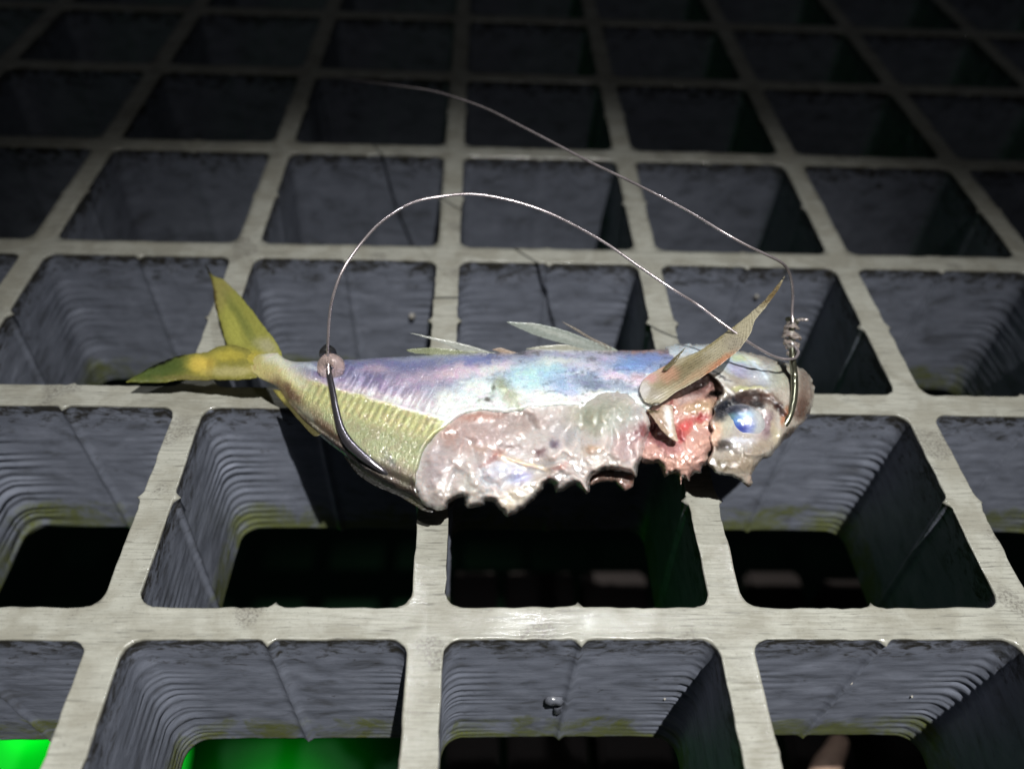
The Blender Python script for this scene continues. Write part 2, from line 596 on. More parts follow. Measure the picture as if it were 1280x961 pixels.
# ------------------------------------------------------------------ fish
VT = np.array([(300, 440), (320, 440), (347, 440), (355, 447), (370, 452), (430, 450), (480, 447), (530, 444), (600, 441), (645, 441), (655, 439), (668, 436),
               (760, 438), (800, 438), (830, 437), (837, 432), (880, 430), (922, 437), (943, 442), (973, 450), (1000, 459), (1012, 470), (1018, 490)], float)
VB = np.array([(300, 470), (320, 474), (345, 483), (362, 507), (380, 528), (410, 553), (430, 568), (457, 594), (487, 610), (513, 623), (533, 637), (600, 655), (700, 655),
               (800, 640), (860, 622), (940, 610), (965, 572), (992, 541), (1007, 526), (1018, 498)], float)
TT = np.array([(302, 0.1), (322, 0.8), (345, 1.6), (360, 2.1), (400, 3.0), (470, 4.6), (560, 6.0), (800, 6.6), (900, 6.4), (960, 5.4), (1000, 3.6), (1012, 2.2), (1018, 0.8)])


def zmid(u, v):
    z = 5.2 + (640 - v) / 200 * 4.4
    tail = 1 - sstep(190, 430, u)
    return z * (1 - 0.62 * tail)


def sil(u, v):
    t, b = np.interp(u, VT[:, 0], VT[:, 1]), np.interp(u, VB[:, 0], VB[:, 1])
    return np.clip((v - t) / (b - t) * 2 - 1, -1, 1)


def hump(u, v):
    s = sil(u, v)
    return np.interp(u, TT[:, 0], TT[:, 1]) * np.sqrt(np.clip(1 - s * s, 0, 1))


def back(u, v):
    return -1.05 * hump(u, v)


def paint(base, blobs, warp=6.0, seed=3, sat=0.78, gain=0.80, cap=0.75, soft=1.9):
    """soft patches of tissue / scale colour, some with the shade of hollows put in: (u, v, ru, rv, angle, rgb, strength)"""
    def f(u, v):
        wu = u + warp * fbm(u / 12, v / 12, 0, seed) + 2.5 * fbm(u / 3.5, v / 3.5, 2, seed)
        wv = v + warp * fbm(u / 12, v / 12, 5, seed) + 2.5 * fbm(u / 3.5, v / 3.5, 7, seed)
        c = base(u, v) if callable(base) else np.tile(np.array(base, float), (len(u), 1))
        for (bu, bv, ru, rv, an, rgb, st) in blobs:
            ca, sa = math.cos(math.radians(an)), math.sin(math.radians(an))
            du, dv = wu - bu, wv - bv
            a, b = (du * ca + dv * sa) / ru, (-du * sa + dv * ca) / rv
            w = st * np.exp(-(a * a + b * b) ** soft)
            c = c * (1 - w[:, None]) + np.array(rgb) * w[:, None]
        c = gain * np.clip(c, 0, 1) ** 2.1
        g = c.mean(1, keepdims=True)
        return np.minimum(g + (c - g) * sat, cap)
    return f


fish = empty('bait_fish', tuple(atz(np.array(640.), np.array(540.), 0.0)))
tag(fish, 'half eaten silver bait fish with yellow tail and torn open belly lying across the grating', 'fish')

BITE = [(807, 514), (798, 507), (790, 508), (778, 502), (772, 495), (762, 493), (750, 495), (740, 502), (730, 512), (720, 508), (710, 508), (697, 507), (677, 510),
        (660, 509), (650, 514), (627, 516), (607, 514), (587, 516), (575, 520), (565, 528), (557, 536), (543, 546), (535, 556), (530, 566), (527, 576), (522, 593),
        (523, 608), (527, 623), (533, 637)]
SKIN = ([(306, 455), (312, 449), (324, 443), (347, 441), (355, 447.5), (370, 452), (430, 450), (480, 447), (530, 444), (600, 441), (645, 441), (655, 438.5), (668, 436), (760, 438), (800, 438), (838, 437), (842, 455), (836, 480), (822, 500)]
        + BITE + [(513, 623), (487, 610), (457, 594), (430, 568), (410, 553), (380, 528), (362, 507), (345, 483), (325, 473), (312, 463)])
LAT = np.array([(322, 455), (350, 462), (385, 475), (440, 491), (500, 508), (560, 525), (600, 530)], float)


def lat_coords(u, v):
    """distance along and below the lateral line"""
    lv = np.interp(u, LAT[:, 0], LAT[:, 1])
    return u + 0.45 * (v - lv), (v - lv)


def skin_front(u, v):
    h = hump(u, v)
    a, d = lat_coords(u, v)
    m = sstep(355, 400, u) * (1 - sstep(545, 575, u))
    below = sstep(-2, 4, d) * (1 - sstep(16, 32, d))
    above = sstep(-24, -12, d) * (1 - sstep(-5, -1, d))
    tooth = np.abs((a / 8.6) % 1.0 - 0.5) * 2
    h = h + 0.09 * m * below * tooth ** 0.7 * (1 + 0.6 * vn(u / 11, v / 7, 0, 71)) + 0.06 * m * above * (1 - tooth)
    h = h + 0.26 * m * np.exp(-((d + 1) / 2.5) ** 2)
    e = seg_dist(np.stack([u, v], 1), BITE, False)
    lip = (u > 560) * 1.0
    h = h + (0.55 * np.exp(-(e / 5.0) ** 2) * (0.5 + 0.9 * np.abs(fbm(u / 6, v / 6, 1, 4)))) * (0.35 + 0.65 * lip)
    h = h - 0.95 * np.exp(-(e / 2.6) ** 2)
    h = h + 0.28 * fbm(u / 22, v / 16, 0, 11) * sstep(600, 660, u) * sstep(0, 20, v - np.interp(u, VT[:, 0], VT[:, 1]))
    h = h + 0.10 * fbm(u / 5, v / 5, 0, 12) * sstep(560, 640, u) * np.exp(-(e / 22) ** 2)
    # wound flap
    w = np.exp(-seg_dist(np.stack([u, v], 1), [(618, 480), (632, 484), (645, 500), (656, 510)], False) ** 2 / 40)
    h = h + 0.45 * w * (0.7 + 0.6 * fbm(u / 5, v / 5, 0, 91)) - 0.5 * np.exp(-((u - 612) ** 2 + (v - 490) ** 2) / 60)
    s = sil(u, v)
    lower = np.exp(-((s - 0.80) / 0.06) ** 2) * (u > 350) * (u < 530)
    h = h - 0.35 * lower
    return np.maximum(h, 0.02)


def skin_base(u, v):
    s = sil(u, v)
    n = fbm(u / 18, v / 10, 0, 21)
    s2 = s + 0.12 * n
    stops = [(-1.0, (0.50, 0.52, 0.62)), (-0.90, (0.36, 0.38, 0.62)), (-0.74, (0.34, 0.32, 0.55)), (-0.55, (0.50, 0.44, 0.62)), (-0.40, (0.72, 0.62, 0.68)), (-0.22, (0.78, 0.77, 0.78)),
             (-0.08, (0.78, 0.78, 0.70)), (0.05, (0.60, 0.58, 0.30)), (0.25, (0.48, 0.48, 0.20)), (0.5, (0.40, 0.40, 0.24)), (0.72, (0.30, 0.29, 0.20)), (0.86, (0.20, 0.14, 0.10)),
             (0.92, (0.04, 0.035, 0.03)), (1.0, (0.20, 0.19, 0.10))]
    xs = [q[0] for q in stops]
    c = np.stack([np.interp(s2, xs, [q[1][i] for q in stops]) for i in range(3)], 1)
    # tail stalk: yellow with a brown keel
    t = (1 - sstep(350, 400, u))[:, None]
    y = np.stack([np.interp(s2, [-1, -0.5, 0, 0.4, 1], q) for q in ((0.78, 0.78, 0.76, 0.62, 0.40), (0.76, 0.74, 0.68, 0.50, 0.30), (0.66, 0.52, 0.28, 0.20, 0.14))], 1)
    c = c * (1 - t) + y * t
    yy = (1 - sstep(318, 352, u))[:, None] * np.maximum(sstep(-0.5, -0.1, s2), 1 - sstep(322, 335, u))[:, None]
    c = c * (1 - yy) + yy * np.array([0.72, 0.64, 0.16])
    # olive yellow flank under the lateral line
    a0, d0 = lat_coords(u, v)
    ol = (sstep(-3, 4, d0 + 4 * n) * (1 - sstep(0.45, 0.75, s)) * sstep(360, 400, u))[:, None]
    dd = sstep(18, 45, d0)[:, None]
    c = c * (1 - ol) + ol * (np.array([0.62, 0.60, 0.24]) * (1 - dd) + np.array([0.46, 0.47, 0.24]) * dd)
    # forward half: silver white and blue rather than olive
    f = sstep(540, 600, u)[:, None]
    w = np.stack([np.interp(s2, [-1, -0.93, -0.75, -0.45, -0.25, 0.2], q) for q in ((0.55, 0.50, 0.50, 0.74, 0.84, 0.86), (0.50, 0.50, 0.60, 0.78, 0.88, 0.86), (0.60, 0.72, 0.80, 0.84, 0.84, 0.76))], 1)
    c = c * (1 - f) + w * f
    sp = sstep(0.05, 0.45, fbm(u / 9, v / 3.2, 0, 61, 5)) * sstep(520, 600, u) * sstep(-0.9, -0.7, s)
    c = c + (1 - c) * (0.55 * sp)[:, None]  # silver sparkle put into the colour as pale streaks
    sd_ = sstep(0.1, 0.45, fbm(u / 7, v / 3.0, 4, 63, 5)) * sstep(540, 620, u)
    c = c * (1 - 0.42 * sd_)[:, None]
    a, d = lat_coords(u, v)
    m = sstep(360, 400, u) * (1 - sstep(550, 580, u)) * sstep(0, 3, d) * (1 - sstep(22, 34, d))
    tooth = np.abs((a / 8.6) % 1.0 - 0.5) * 2
    m = m * (0.8 + 0.6 * vn(u / 9, v / 6, 0, 72))
    c = c * (1 - 0.26 * (m * (1 - tooth))[:, None]) + 0.10 * (m * tooth)[:, None] * np.array([1, 0.95, 0.4])
    ma = sstep(395, 430, u) * (1 - sstep(560, 600, u)) * sstep(-46, -20, d) * (1 - sstep(-4, 0, d))
    st = sstep(-0.2, 0.4, vn((u + 0.55 * v) / 2.6, v / 14, 0, 8))
    c = c + 0.12 * (ma * st)[:, None] - 0.06 * (ma * (1 - st))[:, None]
    return np.clip(c, 0, 1)


skin_col = paint(skin_base, [
    (470, 462, 24, 8, 0, (0.82, 0.62, 0.68), 0.6), (520, 472, 40, 10, -12, (0.84, 0.66, 0.72), 0.5), (570, 466, 34, 9, -14, (0.90, 0.66, 0.72), 0.7),
    (480, 452, 50, 5, 0, (0.36, 0.34, 0.66), 0.6), (590, 449, 40, 5, 0, (0.26, 0.34, 0.72), 0.9), (620, 460, 34, 8, -8, (0.95, 0.84, 0.86), 0.8),
    (560, 500, 30, 12, 20, (0.80, 0.86, 0.80), 0.6), (600, 485, 30, 14, 0, (0.86, 0.92, 0.86), 0.7), (520, 448, 70, 3, 0, (0.56, 0.58, 0.78), 0.5),
    (660, 470, 24, 18, 0, (0.56, 0.84, 0.90), 0.85), (690, 462, 22, 12, 0, (0.50, 0.80, 0.92), 0.8), (700, 480, 20, 9, 30, (0.38, 0.56, 0.80), 0.8),
    (700, 451, 30, 5, -4, (0.88, 0.86, 0.76), 0.7), (735, 458, 26, 6, 6, (0.78, 0.72, 0.84), 0.8), (742, 480, 28, 8, 14, (0.34, 0.42, 0.56), 0.9),
    (765, 448, 18, 6, 0, (0.90, 0.70, 0.86), 0.8), (790, 455, 26, 10, 10, (0.28, 0.56, 0.92), 0.9), (770, 470, 22, 5, 12, (0.88, 0.66, 0.80), 0.8),
    (815, 448, 22, 8, 0, (0.30, 0.46, 0.88), 0.8), (780, 484, 24, 6, 14, (0.48, 0.52, 0.66), 0.8), (800, 475, 12, 8, 0, (0.92, 0.62, 0.72), 0.7),
    (655, 500, 30, 9, 0, (0.93, 0.93, 0.88), 0.9), (700, 500, 40, 7, 0, (0.93, 0.90, 0.80), 0.9), (745, 495, 12, 6, -20, (0.93, 0.90, 0.82), 0.9),
    (626, 482, 12, 8, 20, (0.56, 0.60, 0.46), 0.9), (636, 494, 16, 9, 48, (0.60, 0.62, 0.46), 0.95), (648, 506, 14, 6, 40, (0.66, 0.66, 0.54), 0.8), (615, 482, 3, 4, 0, (0.22, 0.24, 0.16), 0.9), (611, 497, 4, 2.2, -20, (0.26, 0.24, 0.18), 0.8), (601, 500, 4, 2, -20, (0.36, 0.34, 0.26), 0.8),
    (590, 510, 26, 5, -12, (0.80, 0.88, 0.76), 0.9), (560, 525, 14, 5, -40, (0.90, 0.93, 0.90), 0.8),
    (500, 590, 26, 10, 24, (0.46, 0.36, 0.28), 0.6), (487, 575, 12, 5, 60, (0.26, 0.26, 0.26), 0.7), (530, 590, 5, 22, 0, (0.50, 0.56, 0.62), 0.85),
    (410, 535, 34, 5, 42, (0.34, 0.20, 0.08), 0.8), (365, 492, 18, 6, 45, (0.30, 0.16, 0.06), 0.8), (385, 520, 30, 4, 44, (0.55, 0.54, 0.46), 0.6),
    (395, 460, 30, 5, 8, (0.70, 0.74, 0.82), 0.8), (345, 447, 12, 5, 30, (0.80, 0.78, 0.66), 0.8),
    (700, 437, 70, 1.6, 0, (0.80, 0.82, 0.88), 0.7), (800, 439, 40, 2.0, 2, (0.86, 0.48, 0.42), 0.8)], 6.0, sat=0.56, gain=1.2, cap=0.74, soft=1.15)
relief('body', SKIN, skin_front, back, M_SKIN, fish, 1.9, skin_col, jit=0.8, seed=5)

# --- exposed flesh of the bitten belly
FL = [(545, 536), (560, 520), (580, 508), (610, 505), (650, 503), (700, 498), (735, 496), (752, 486), (775, 486), (800, 498), (815, 512), (812, 540), (808, 560), (802, 576), (797, 587), (794, 598), (788, 593), (775, 590), (757, 588),
      (748, 594), (741, 596), (737, 604), (738, 614), (732, 617), (720, 607), (711, 609), (702, 615), (694, 616), (691, 606), (686, 602), (681, 607), (676, 616), (666, 626), (655, 635), (641, 644),
      (632, 645), (624, 637), (617, 627), (609, 627), (602, 633), (588, 636), (582, 632), (580, 623), (570, 624), (562, 629), (557, 637), (543, 638), (530, 632), (522, 618), (516, 595), (522, 570), (532, 552)]


def flesh_front(u, v):
    h = np.interp(u, TT[:, 0], TT[:, 1]) * np.sqrt(np.clip(1 - (sil(u, v) * 0.93) ** 2, 0, 1)) * 0.97
    e = seg_dist(np.stack([u, v], 1), BITE, False)
    h = h - 0.10 * np.exp(-(e / 10.0) ** 2)
    h = h + 0.65 * fbm(u / 26, v / 20, 0, 31, 3) + 0.20 * fbm(u / 11, v / 10, 0, 32, 2)
    # hollows and lobes of the torn muscle
    for (a, b, ra, rb, k) in [(640, 530, 60, 16, -0.7), (612, 590, 26, 22, 0.9), (590, 615, 14, 20, 0.6), (640, 610, 20, 20, -0.2), (655, 600, 30, 10, 0.35), (700, 565, 22, 26, 0.7), (760, 560, 34, 34, 1.0),
                             (735, 590, 16, 16, 0.5), (765, 515, 26, 18, 1.0), (560, 575, 26, 26, 0.4), (545, 615, 20, 16, 0.4), (675, 590, 10, 10, -0.8), (722, 545, 12, 16, -0.5), (790, 575, 10, 18, -0.4), (710, 530, 10, 8, 0.5)]:
        h = h + k * np.exp(-(((u - a) / ra) ** 2 + ((v - b) / rb) ** 2))
    for cr, dep in (([(588, 560), (600, 580), (606, 605), (607, 630)], 0.9), ([(606, 600), (622, 608), (655, 598), (682, 585), (704, 572)], 0.7), ([(570, 590), (560, 608), (566, 628)], 0.5), ([(704, 572), (722, 585), (738, 604)], 0.7),
                    ([(728, 520), (722, 545), (728, 575), (742, 594)], 0.6), ([(765, 545), (762, 570), (775, 588)], 0.5), ([(790, 515), (782, 540), (788, 570)], 0.5), ([(560, 545), (590, 552), (622, 566)], 0.5), ([(655, 520), (668, 545), (690, 560)], 0.5)):
        q = seg_dist(np.stack([u + 5 * fbm(u / 10, v / 10, 0, 81), v + 5 * fbm(u / 10, v / 10, 4, 81)], 1), cr, False)
        h = h - 0.62 * dep * np.exp(-(q / 5.5) ** 2) + 0.25 * dep * np.exp(-((q - 12) / 7) ** 2)
    t1 = seg_dist(np.stack([u, v], 1), [(605, 565), (625, 568), (650, 578), (680, 587), (700, 580)], False)
    h = h + 0.45 * np.exp(-(t1 / 2.2) ** 2)
    return h


flesh_col = paint((0.72, 0.67, 0.64), [
    (590, 545, 50, 26, 0, (0.62, 0.45, 0.42), 0.6), (600, 522, 40, 7, -4, (0.66, 0.36, 0.24), 0.8), (560, 540, 12, 14, 40, (0.62, 0.38, 0.28), 0.6), (650, 525, 40, 12, 0, (0.54, 0.42, 0.38), 0.7),
    (545, 585, 22, 30, 0, (0.60, 0.52, 0.54), 0.6), (560, 620, 26, 12, 0, (0.60, 0.55, 0.50), 0.7), (590, 610, 14, 22, 0, (0.66, 0.64, 0.58), 0.7),
    (625, 588, 28, 18, -20, (0.70, 0.72, 0.80), 0.9), (650, 597, 14, 9, 0, (0.56, 0.60, 0.88), 0.8), (640, 625, 28, 12, -35, (0.72, 0.66, 0.52), 0.8), (665, 610, 20, 8, -30, (0.62, 0.60, 0.52), 0.6),
    (622, 568, 12, 4, 10, (0.62, 0.28, 0.24), 0.7), (655, 578, 34, 3.6, 17, (0.86, 0.74, 0.52), 0.9), (612, 575, 16, 3, -28, (0.62, 0.30, 0.26), 0.6), (600, 560, 16, 4, 12, (0.72, 0.56, 0.44), 0.6),
    (674, 565, 7, 5, 0, (0.40, 0.24, 0.26), 0.8), (694, 556, 8, 6, 0, (0.36, 0.28, 0.42), 0.8), (714, 545, 6, 9, 0, (0.42, 0.40, 0.42), 0.7), (640, 560, 14, 5, 0, (0.44, 0.32, 0.30), 0.6),
    (705, 540, 22, 12, 0, (0.66, 0.64, 0.66), 0.6), (745, 520, 34, 22, 0, (0.54, 0.57, 0.44), 0.9), (770, 512, 24, 16, 0, (0.58, 0.60, 0.50), 0.8), (775, 530, 20, 20, 0, (0.62, 0.65, 0.60), 0.7),
    (742, 563, 12, 6, 0, (0.72, 0.50, 0.26), 0.8), (755, 575, 26, 16, 0, (0.66, 0.60, 0.54), 0.7), (785, 555, 18, 20, 0, (0.66, 0.48, 0.48), 0.8), (700, 595, 20, 12, 0, (0.50, 0.44, 0.42), 0.7),
    (715, 600, 10, 10, 0, (0.70, 0.66, 0.64), 0.6), (800, 540, 10, 10, 0, (0.44, 0.10, 0.12), 0.8), (797, 517, 8, 12, 0, (0.60, 0.58, 0.58), 0.7), (700, 583, 12, 3, -10, (0.76, 0.44, 0.38), 0.6)], 7.0, 6, 0.55, 0.82, soft=1.4)
relief('flesh', FL, flesh_front, lambda u, v: -0.9 * hump(u, v), M_FLESH, fish, 1.7, flesh_col, rnd=9, mid=lambda u, v: -0.2 + (0.85 * hump(u, v) + 0.2) * np.maximum(1 - sstep(-0.25, 0.35, sil(u, v)), 1 - sstep(528, 550, u)), jit=2.2, seed=8)
relief('flesh_flap', [(735, 596), (745, 580), (780, 578), (794, 588), (793, 601), (790, 609), (781, 613), (773, 607), (767, 602), (752, 603), (739, 607)],
       lambda u, v: 1.2 + 0.4 * fbm(u / 8, v / 8, 0, 3), lambda u, v: -1.2 + 0 * u, M_FLESH, fish, 2.0, paint((0.40, 0.30, 0.25), [(784, 606, 8, 8, 0, (0.52, 0.40, 0.38), 0.7)]), rnd=8, jit=1.5, seed=3)

# --- torn gill meat
GO = [(798, 520), (806, 508), (830, 500), (848, 484), (858, 466), (880, 460), (904, 472), (924, 500), (918, 520), (912, 540), (905, 552), (900, 560), (888, 566), (886, 575), (880, 584), (873, 592), (866, 594), (860, 600),
      (853, 597), (852, 606), (848, 600), (842, 593), (832, 596), (827, 588), (821, 579), (811, 581), (803, 578), (796, 572), (794, 550)]


def gore_front(u, v):
    h = hump(u, v) * (0.74 - 0.34 * sstep(885, 900, u) * (1 - sstep(518, 535, v)))
    h = h + 0.9 * fbm(u / 12, v / 12, 0, 41, 4) + 0.20 * fbm(u / 5, v / 5, 0, 42, 3)
    for (a, b, ra, rb, k) in [(862, 560, 22, 18, 1.3), (855, 533, 10, 9, 0.9), (885, 550, 10, 8, 0.9), (818, 540, 10, 12, -1.3), (840, 575, 18, 14, 0.8), (875, 508, 22, 8, 1.0), (873, 485, 18, 9, -1.2), (893, 492, 9, 4, -2.2), (876, 590, 8, 6, -0.8)]:
        h = h + k * np.exp(-(((u - a) / ra) ** 2 + ((v - b) / rb) ** 2))
    return h


gore_col = paint((0.72, 0.50, 0.43), [
    (862, 562, 24, 14, 0, (0.80, 0.56, 0.48), 0.8), (880, 553, 14, 8, 0, (0.80, 0.56, 0.46), 0.7), (856, 533, 10, 9, 0, (0.80, 0.12, 0.08), 0.95), (872, 524, 12, 5, -12, (0.62, 0.03, 0.02), 0.95), (850, 545, 8, 8, 0, (0.62, 0.04, 0.04), 0.8),
    (812, 538, 12, 9, 10, (0.30, 0.015, 0.03), 0.95), (828, 550, 12, 8, 20, (0.42, 0.14, 0.20), 0.8), (804, 550, 10, 12, 0, (0.60, 0.40, 0.42), 0.7), (840, 560, 14, 10, 0, (0.62, 0.34, 0.36), 0.6),
    (845, 580, 22, 10, 0, (0.74, 0.52, 0.42), 0.7), (876, 508, 26, 8, -6, (0.70, 0.56, 0.38), 0.9), (862, 497, 16, 5, -20, (0.74, 0.64, 0.62), 0.8), (874, 478, 24, 14, -20, (0.34, 0.20, 0.19), 0.95), (860, 488, 10, 4, -30, (0.66, 0.54, 0.54), 0.8),
    (893, 492, 12, 4, -20, (0.02, 0.015, 0.015), 0.95), (840, 508, 3, 9, 0, (0.42, 0.10, 0.09), 0.8), (878, 530, 12, 6, 0, (0.78, 0.60, 0.46), 0.6), (873, 592, 9, 5, 0, (0.18, 0.10, 0.07), 0.8), (890, 572, 8, 6, 0, (0.62, 0.56, 0.48), 0.6)], 4.0, 9, 0.66, 0.85)  # gill slit and hollows have their shade put into the colour
relief('gill_flesh', GO, gore_front, lambda u, v: -0.8 * hump(u, v), M_GORE, fish, 1.6, gore_col, rnd=8, mid=lambda u, v: 0.3 + 0.4 * hump(u, v) * (1 - sstep(540, 575, v)), jit=3.0, seed=12)

# --- head
HD = [(832, 437), (837, 432), (880, 430), (922, 437), (943, 442), (973, 450), (1000, 459), (1012, 470), (1018, 485), (1016, 508), (1007, 525), (992, 541), (977, 554), (962, 571), (951, 576), (945, 584), (941, 594), (940, 606), (934, 608),
      (926, 602), (916, 596), (898, 593), (889, 586), (884, 577), (891, 562), (886, 550), (889, 538), (886, 528), (891, 518), (890, 508), (897, 499), (903, 491), (899, 480), (886, 468), (860, 470), (840, 460)]


def head_front(u, v):
    h = hump(u, v)
    P = np.stack([u, v], 1)
    h = h + 0.34 * fbm(u / 9, v / 9, 0, 51, 4)
    # plate edge over the eye, socket, cheek
    e1 = seg_dist(P, [(886, 470), (905, 484), (918, 492), (935, 486), (952, 484), (968, 498), (984, 516)], False)
    h = h + 0.55 * np.exp(-(e1 / 4.0) ** 2)
    for (a, b, ra, rb, k) in [(908, 509, 16, 9, -1.5), (940, 499, 20, 7, -1.6), (925, 530, 22, 20, -1.0), (972, 512, 8, 14, -1.0), (905, 560, 16, 10, -1.3), (925, 580, 18, 10, 0.5), (993, 500, 5, 26, -0.3), (945, 566, 26, 5, 0.5), (915, 570, 10, 5, -0.7), (950, 588, 7, 9, -0.6), (965, 545, 10, 6, -0.5)]:
        h = h + k * np.exp(-(((u - a) / ra) ** 2 + ((v - b) / rb) ** 2))
    rr = np.hypot((u - 943) / 1.0, (v - 534) / 1.0)
    h = h + 0.35 * np.exp(-((rr - 34) / 4.0) ** 2) * (u > 930) - 0.5 * np.exp(-(rr / 24) ** 4)
    e2 = seg_dist(P, [(905, 428), (935, 452), (955, 470)], False)
    h = h + 0.25 * np.exp(-(e2 / 3) ** 2)
    return np.maximum(h, 0.03)


head_col = paint((0.60, 0.57, 0.52), [
    (860, 438, 40, 8, 0, (0.72, 0.80, 0.86), 0.8), (915, 452, 30, 14, 20, (0.62, 0.74, 0.76), 0.85), (925, 462, 20, 8, 25, (0.60, 0.58, 0.72), 0.8), (900, 470, 18, 6, 30, (0.80, 0.80, 0.78), 0.9), (955, 470, 20, 16, 30, (0.62, 0.66, 0.72), 0.8),
    (940, 450, 20, 5, 30, (0.84, 0.88, 0.80), 0.7), (925, 447, 14, 4, 10, (0.70, 0.74, 0.50), 0.6), (975, 470, 16, 16, 0, (0.56, 0.58, 0.50), 0.7), (1005, 480, 10, 22, 0, (0.40, 0.35, 0.31), 0.8), (1000, 512, 14, 14, -30, (0.24, 0.17, 0.13), 0.85),
    (897, 520, 6, 10, 20, (0.25, 0.24, 0.22), 0.7), (958, 495, 12, 6, 20, (0.40, 0.24, 0.18), 0.7), (975, 510, 12, 6, 45, (0.20, 0.10, 0.07), 0.9), (934, 485, 20, 2.5, -4, (0.62, 0.60, 0.44), 0.8),
    (905, 530, 12, 14, 0, (0.66, 0.66, 0.58), 0.8), (945, 528, 10, 16, 0, (0.62, 0.68, 0.80), 0.7), (925, 552, 20, 5, 0, (0.74, 0.76, 0.82), 0.8), (895, 535, 10, 12, 0, (0.74, 0.62, 0.50), 0.7), (950, 533, 12, 22, 0, (0.62, 0.56, 0.54), 0.8), (960, 530, 10, 16, 0, (0.42, 0.32, 0.36), 0.7), (968, 540, 5, 18, -8, (0.66, 0.62, 0.50), 0.8),
    (982, 520, 4, 14, 20, (0.60, 0.30, 0.14), 0.7), (905, 558, 16, 7, 10, (0.12, 0.09, 0.075), 0.9), (932, 560, 26, 8, 0, (0.62, 0.60, 0.58), 0.7), (925, 580, 24, 12, 10, (0.48, 0.42, 0.34), 0.8), (950, 560, 20, 8, -30, (0.52, 0.46, 0.38), 0.7),
    (900, 580, 14, 6, 20, (0.30, 0.26, 0.18), 0.7), (935, 600, 6, 8, 0, (0.60, 0.52, 0.46), 0.6), (985, 545, 12, 6, -40, (0.20, 0.15, 0.11), 0.8), (938, 498, 30, 9, 4, (0.20, 0.13, 0.11), 0.95), (892, 545, 9, 16, 0, (0.80, 0.62, 0.52), 0.8), (908, 510, 22, 11, -28, (0.05, 0.06, 0.10), 1.0), (945, 505, 10, 5, 10, (0.06, 0.05, 0.06), 0.9), (975, 512, 12, 4, 50, (0.16, 0.08, 0.06), 0.9), (1002, 505, 13, 20, 10, (0.34, 0.26, 0.22), 0.7), (934, 485, 26, 2.2, -4, (0.72, 0.72, 0.52), 0.9), (908, 486, 14, 3, 40, (0.86, 0.86, 0.84), 0.8), (948, 462, 18, 2.5, 48, (0.80, 0.88, 0.94), 0.9), (896, 466, 22, 1.6, 28, (0.22, 0.22, 0.24), 0.8)], 4.0, 14, 0.85, 0.85)  # shade of the eye socket and cheek hollow is painted in too
head = relief('head', HD, head_front, back, M_HEAD, fish, 1.6, head_col, rnd=4, mid=lambda u, v: 0.6 * hump(u, v), jit=2.6, seed=15)


def ellipsoid(c, axes, rad, nu=28, nv=18):
    vs, fs = [], []
    A = np.array(axes)
    for j in range(nv + 1):
        th = math.pi * j / nv
        for i in range(nu):
            ph = 2 * math.pi * i / nu
            vs.append(np.array(c) + A.T @ (np.array([math.sin(th) * math.cos(ph), math.sin(th) * math.sin(ph), math.cos(th)]) * rad))
    for j in range(nv):
        for i in range(nu):
            fs.append([j * nu + i, (j + 1) * nu + i, (j + 1) * nu + (i + 1) % nu, j * nu + (i + 1) % nu])
    return np.array(vs), fs


def px_of(P):
    d = (P - CAM) @ R
    return 640 + F * d[:, 0] / -d[:, 2], 480.5 - F * d[:, 1] / -d[:, 2]


VIEW = -ray(np.array(925.), np.array(531.))
RIGHT = np.cross([0, 0, 1.0], VIEW); RIGHT /= np.linalg.norm(RIGHT)
UPV = np.cross(VIEW, RIGHT)
ec = atz(np.array(927.), np.array(531.), zmid(927., 531.), hump(np.array([927.]), np.array([531.]))[0] - 2.65)
ev, ef = ellipsoid(ec, [RIGHT, UPV, VIEW], np.array([3.2, 2.9, 2.15]))
eu, evv = px_of(ev)
eye_col = paint((0.66, 0.68, 0.68), [(925, 528, 18, 15, 0, (0.42, 0.52, 0.66), 0.95), (926, 532, 16, 13, 0, (0.16, 0.30, 0.72), 0.95), (927, 536, 7, 6, 0, (0.05, 0.12, 0.52), 0.8), (920, 522, 12, 7, 20, (0.25, 0.50, 0.72), 0.8), (930, 516, 12, 5, 10, (0.45, 0.68, 0.86), 0.8), (913, 518, 6, 6, 0, (0.30, 0.40, 0.30), 0.6), (937, 540, 5, 12, 0, (0.50, 0.55, 0.80), 0.7), (925, 545, 14, 4, 0, (0.62, 0.68, 0.80), 0.7), (918, 511, 24, 6, -8, (0.10, 0.12, 0.20), 0.95)], 3.0, 2)(eu, evv)
M_EYE = mat_flesh('clouded_eye', 0.15, 0.07)
link_mesh('eye', ev, ef, M_EYE, fish, eye_col)

# --- broken gill bone
relief('gill_bone', [(808, 512), (823, 513), (828, 506), (841, 507), (842, 527), (848, 551), (837, 548), (825, 535), (815, 521)],
       lambda u, v: hump(u, v) + 1.4 - np.abs((u - 815) - (v - 510) * 0.75) * 0.05 + 0.15 * fbm(u / 4, v / 4), lambda u, v: hump(u, v) + 0.2 - (v - 505) * 0.01, M_GORE, fish, 1.6,
       paint((0.66, 0.56, 0.46), [(836, 522, 5, 20, -12, (0.88, 0.88, 0.88), 0.95), (826, 530, 6, 18, -38, (0.56, 0.46, 0.36), 0.7), (816, 514, 8, 3, 0, (0.16, 0.14, 0.03), 0.8)], 2.0), jit=1.2, seed=4)

# --- tail fin, two lobes
def lobe_t(ax, ay, bx, by, seed):
    L = math.hypot(bx - ax, by - ay)

    def f(u, v):
        q = ((u - ax) * -(by - ay) + (v - ay) * (bx - ax)) / L
        al = ((u - ax) * (bx - ax) + (v - ay) * (by - ay)) / L
        return 0.28 + 0.10 * np.abs(np.sin(q / (1.2 + al * 0.015) + seed)) + 0.1 * fbm(u / 12, v / 12, 0, seed)
    return f


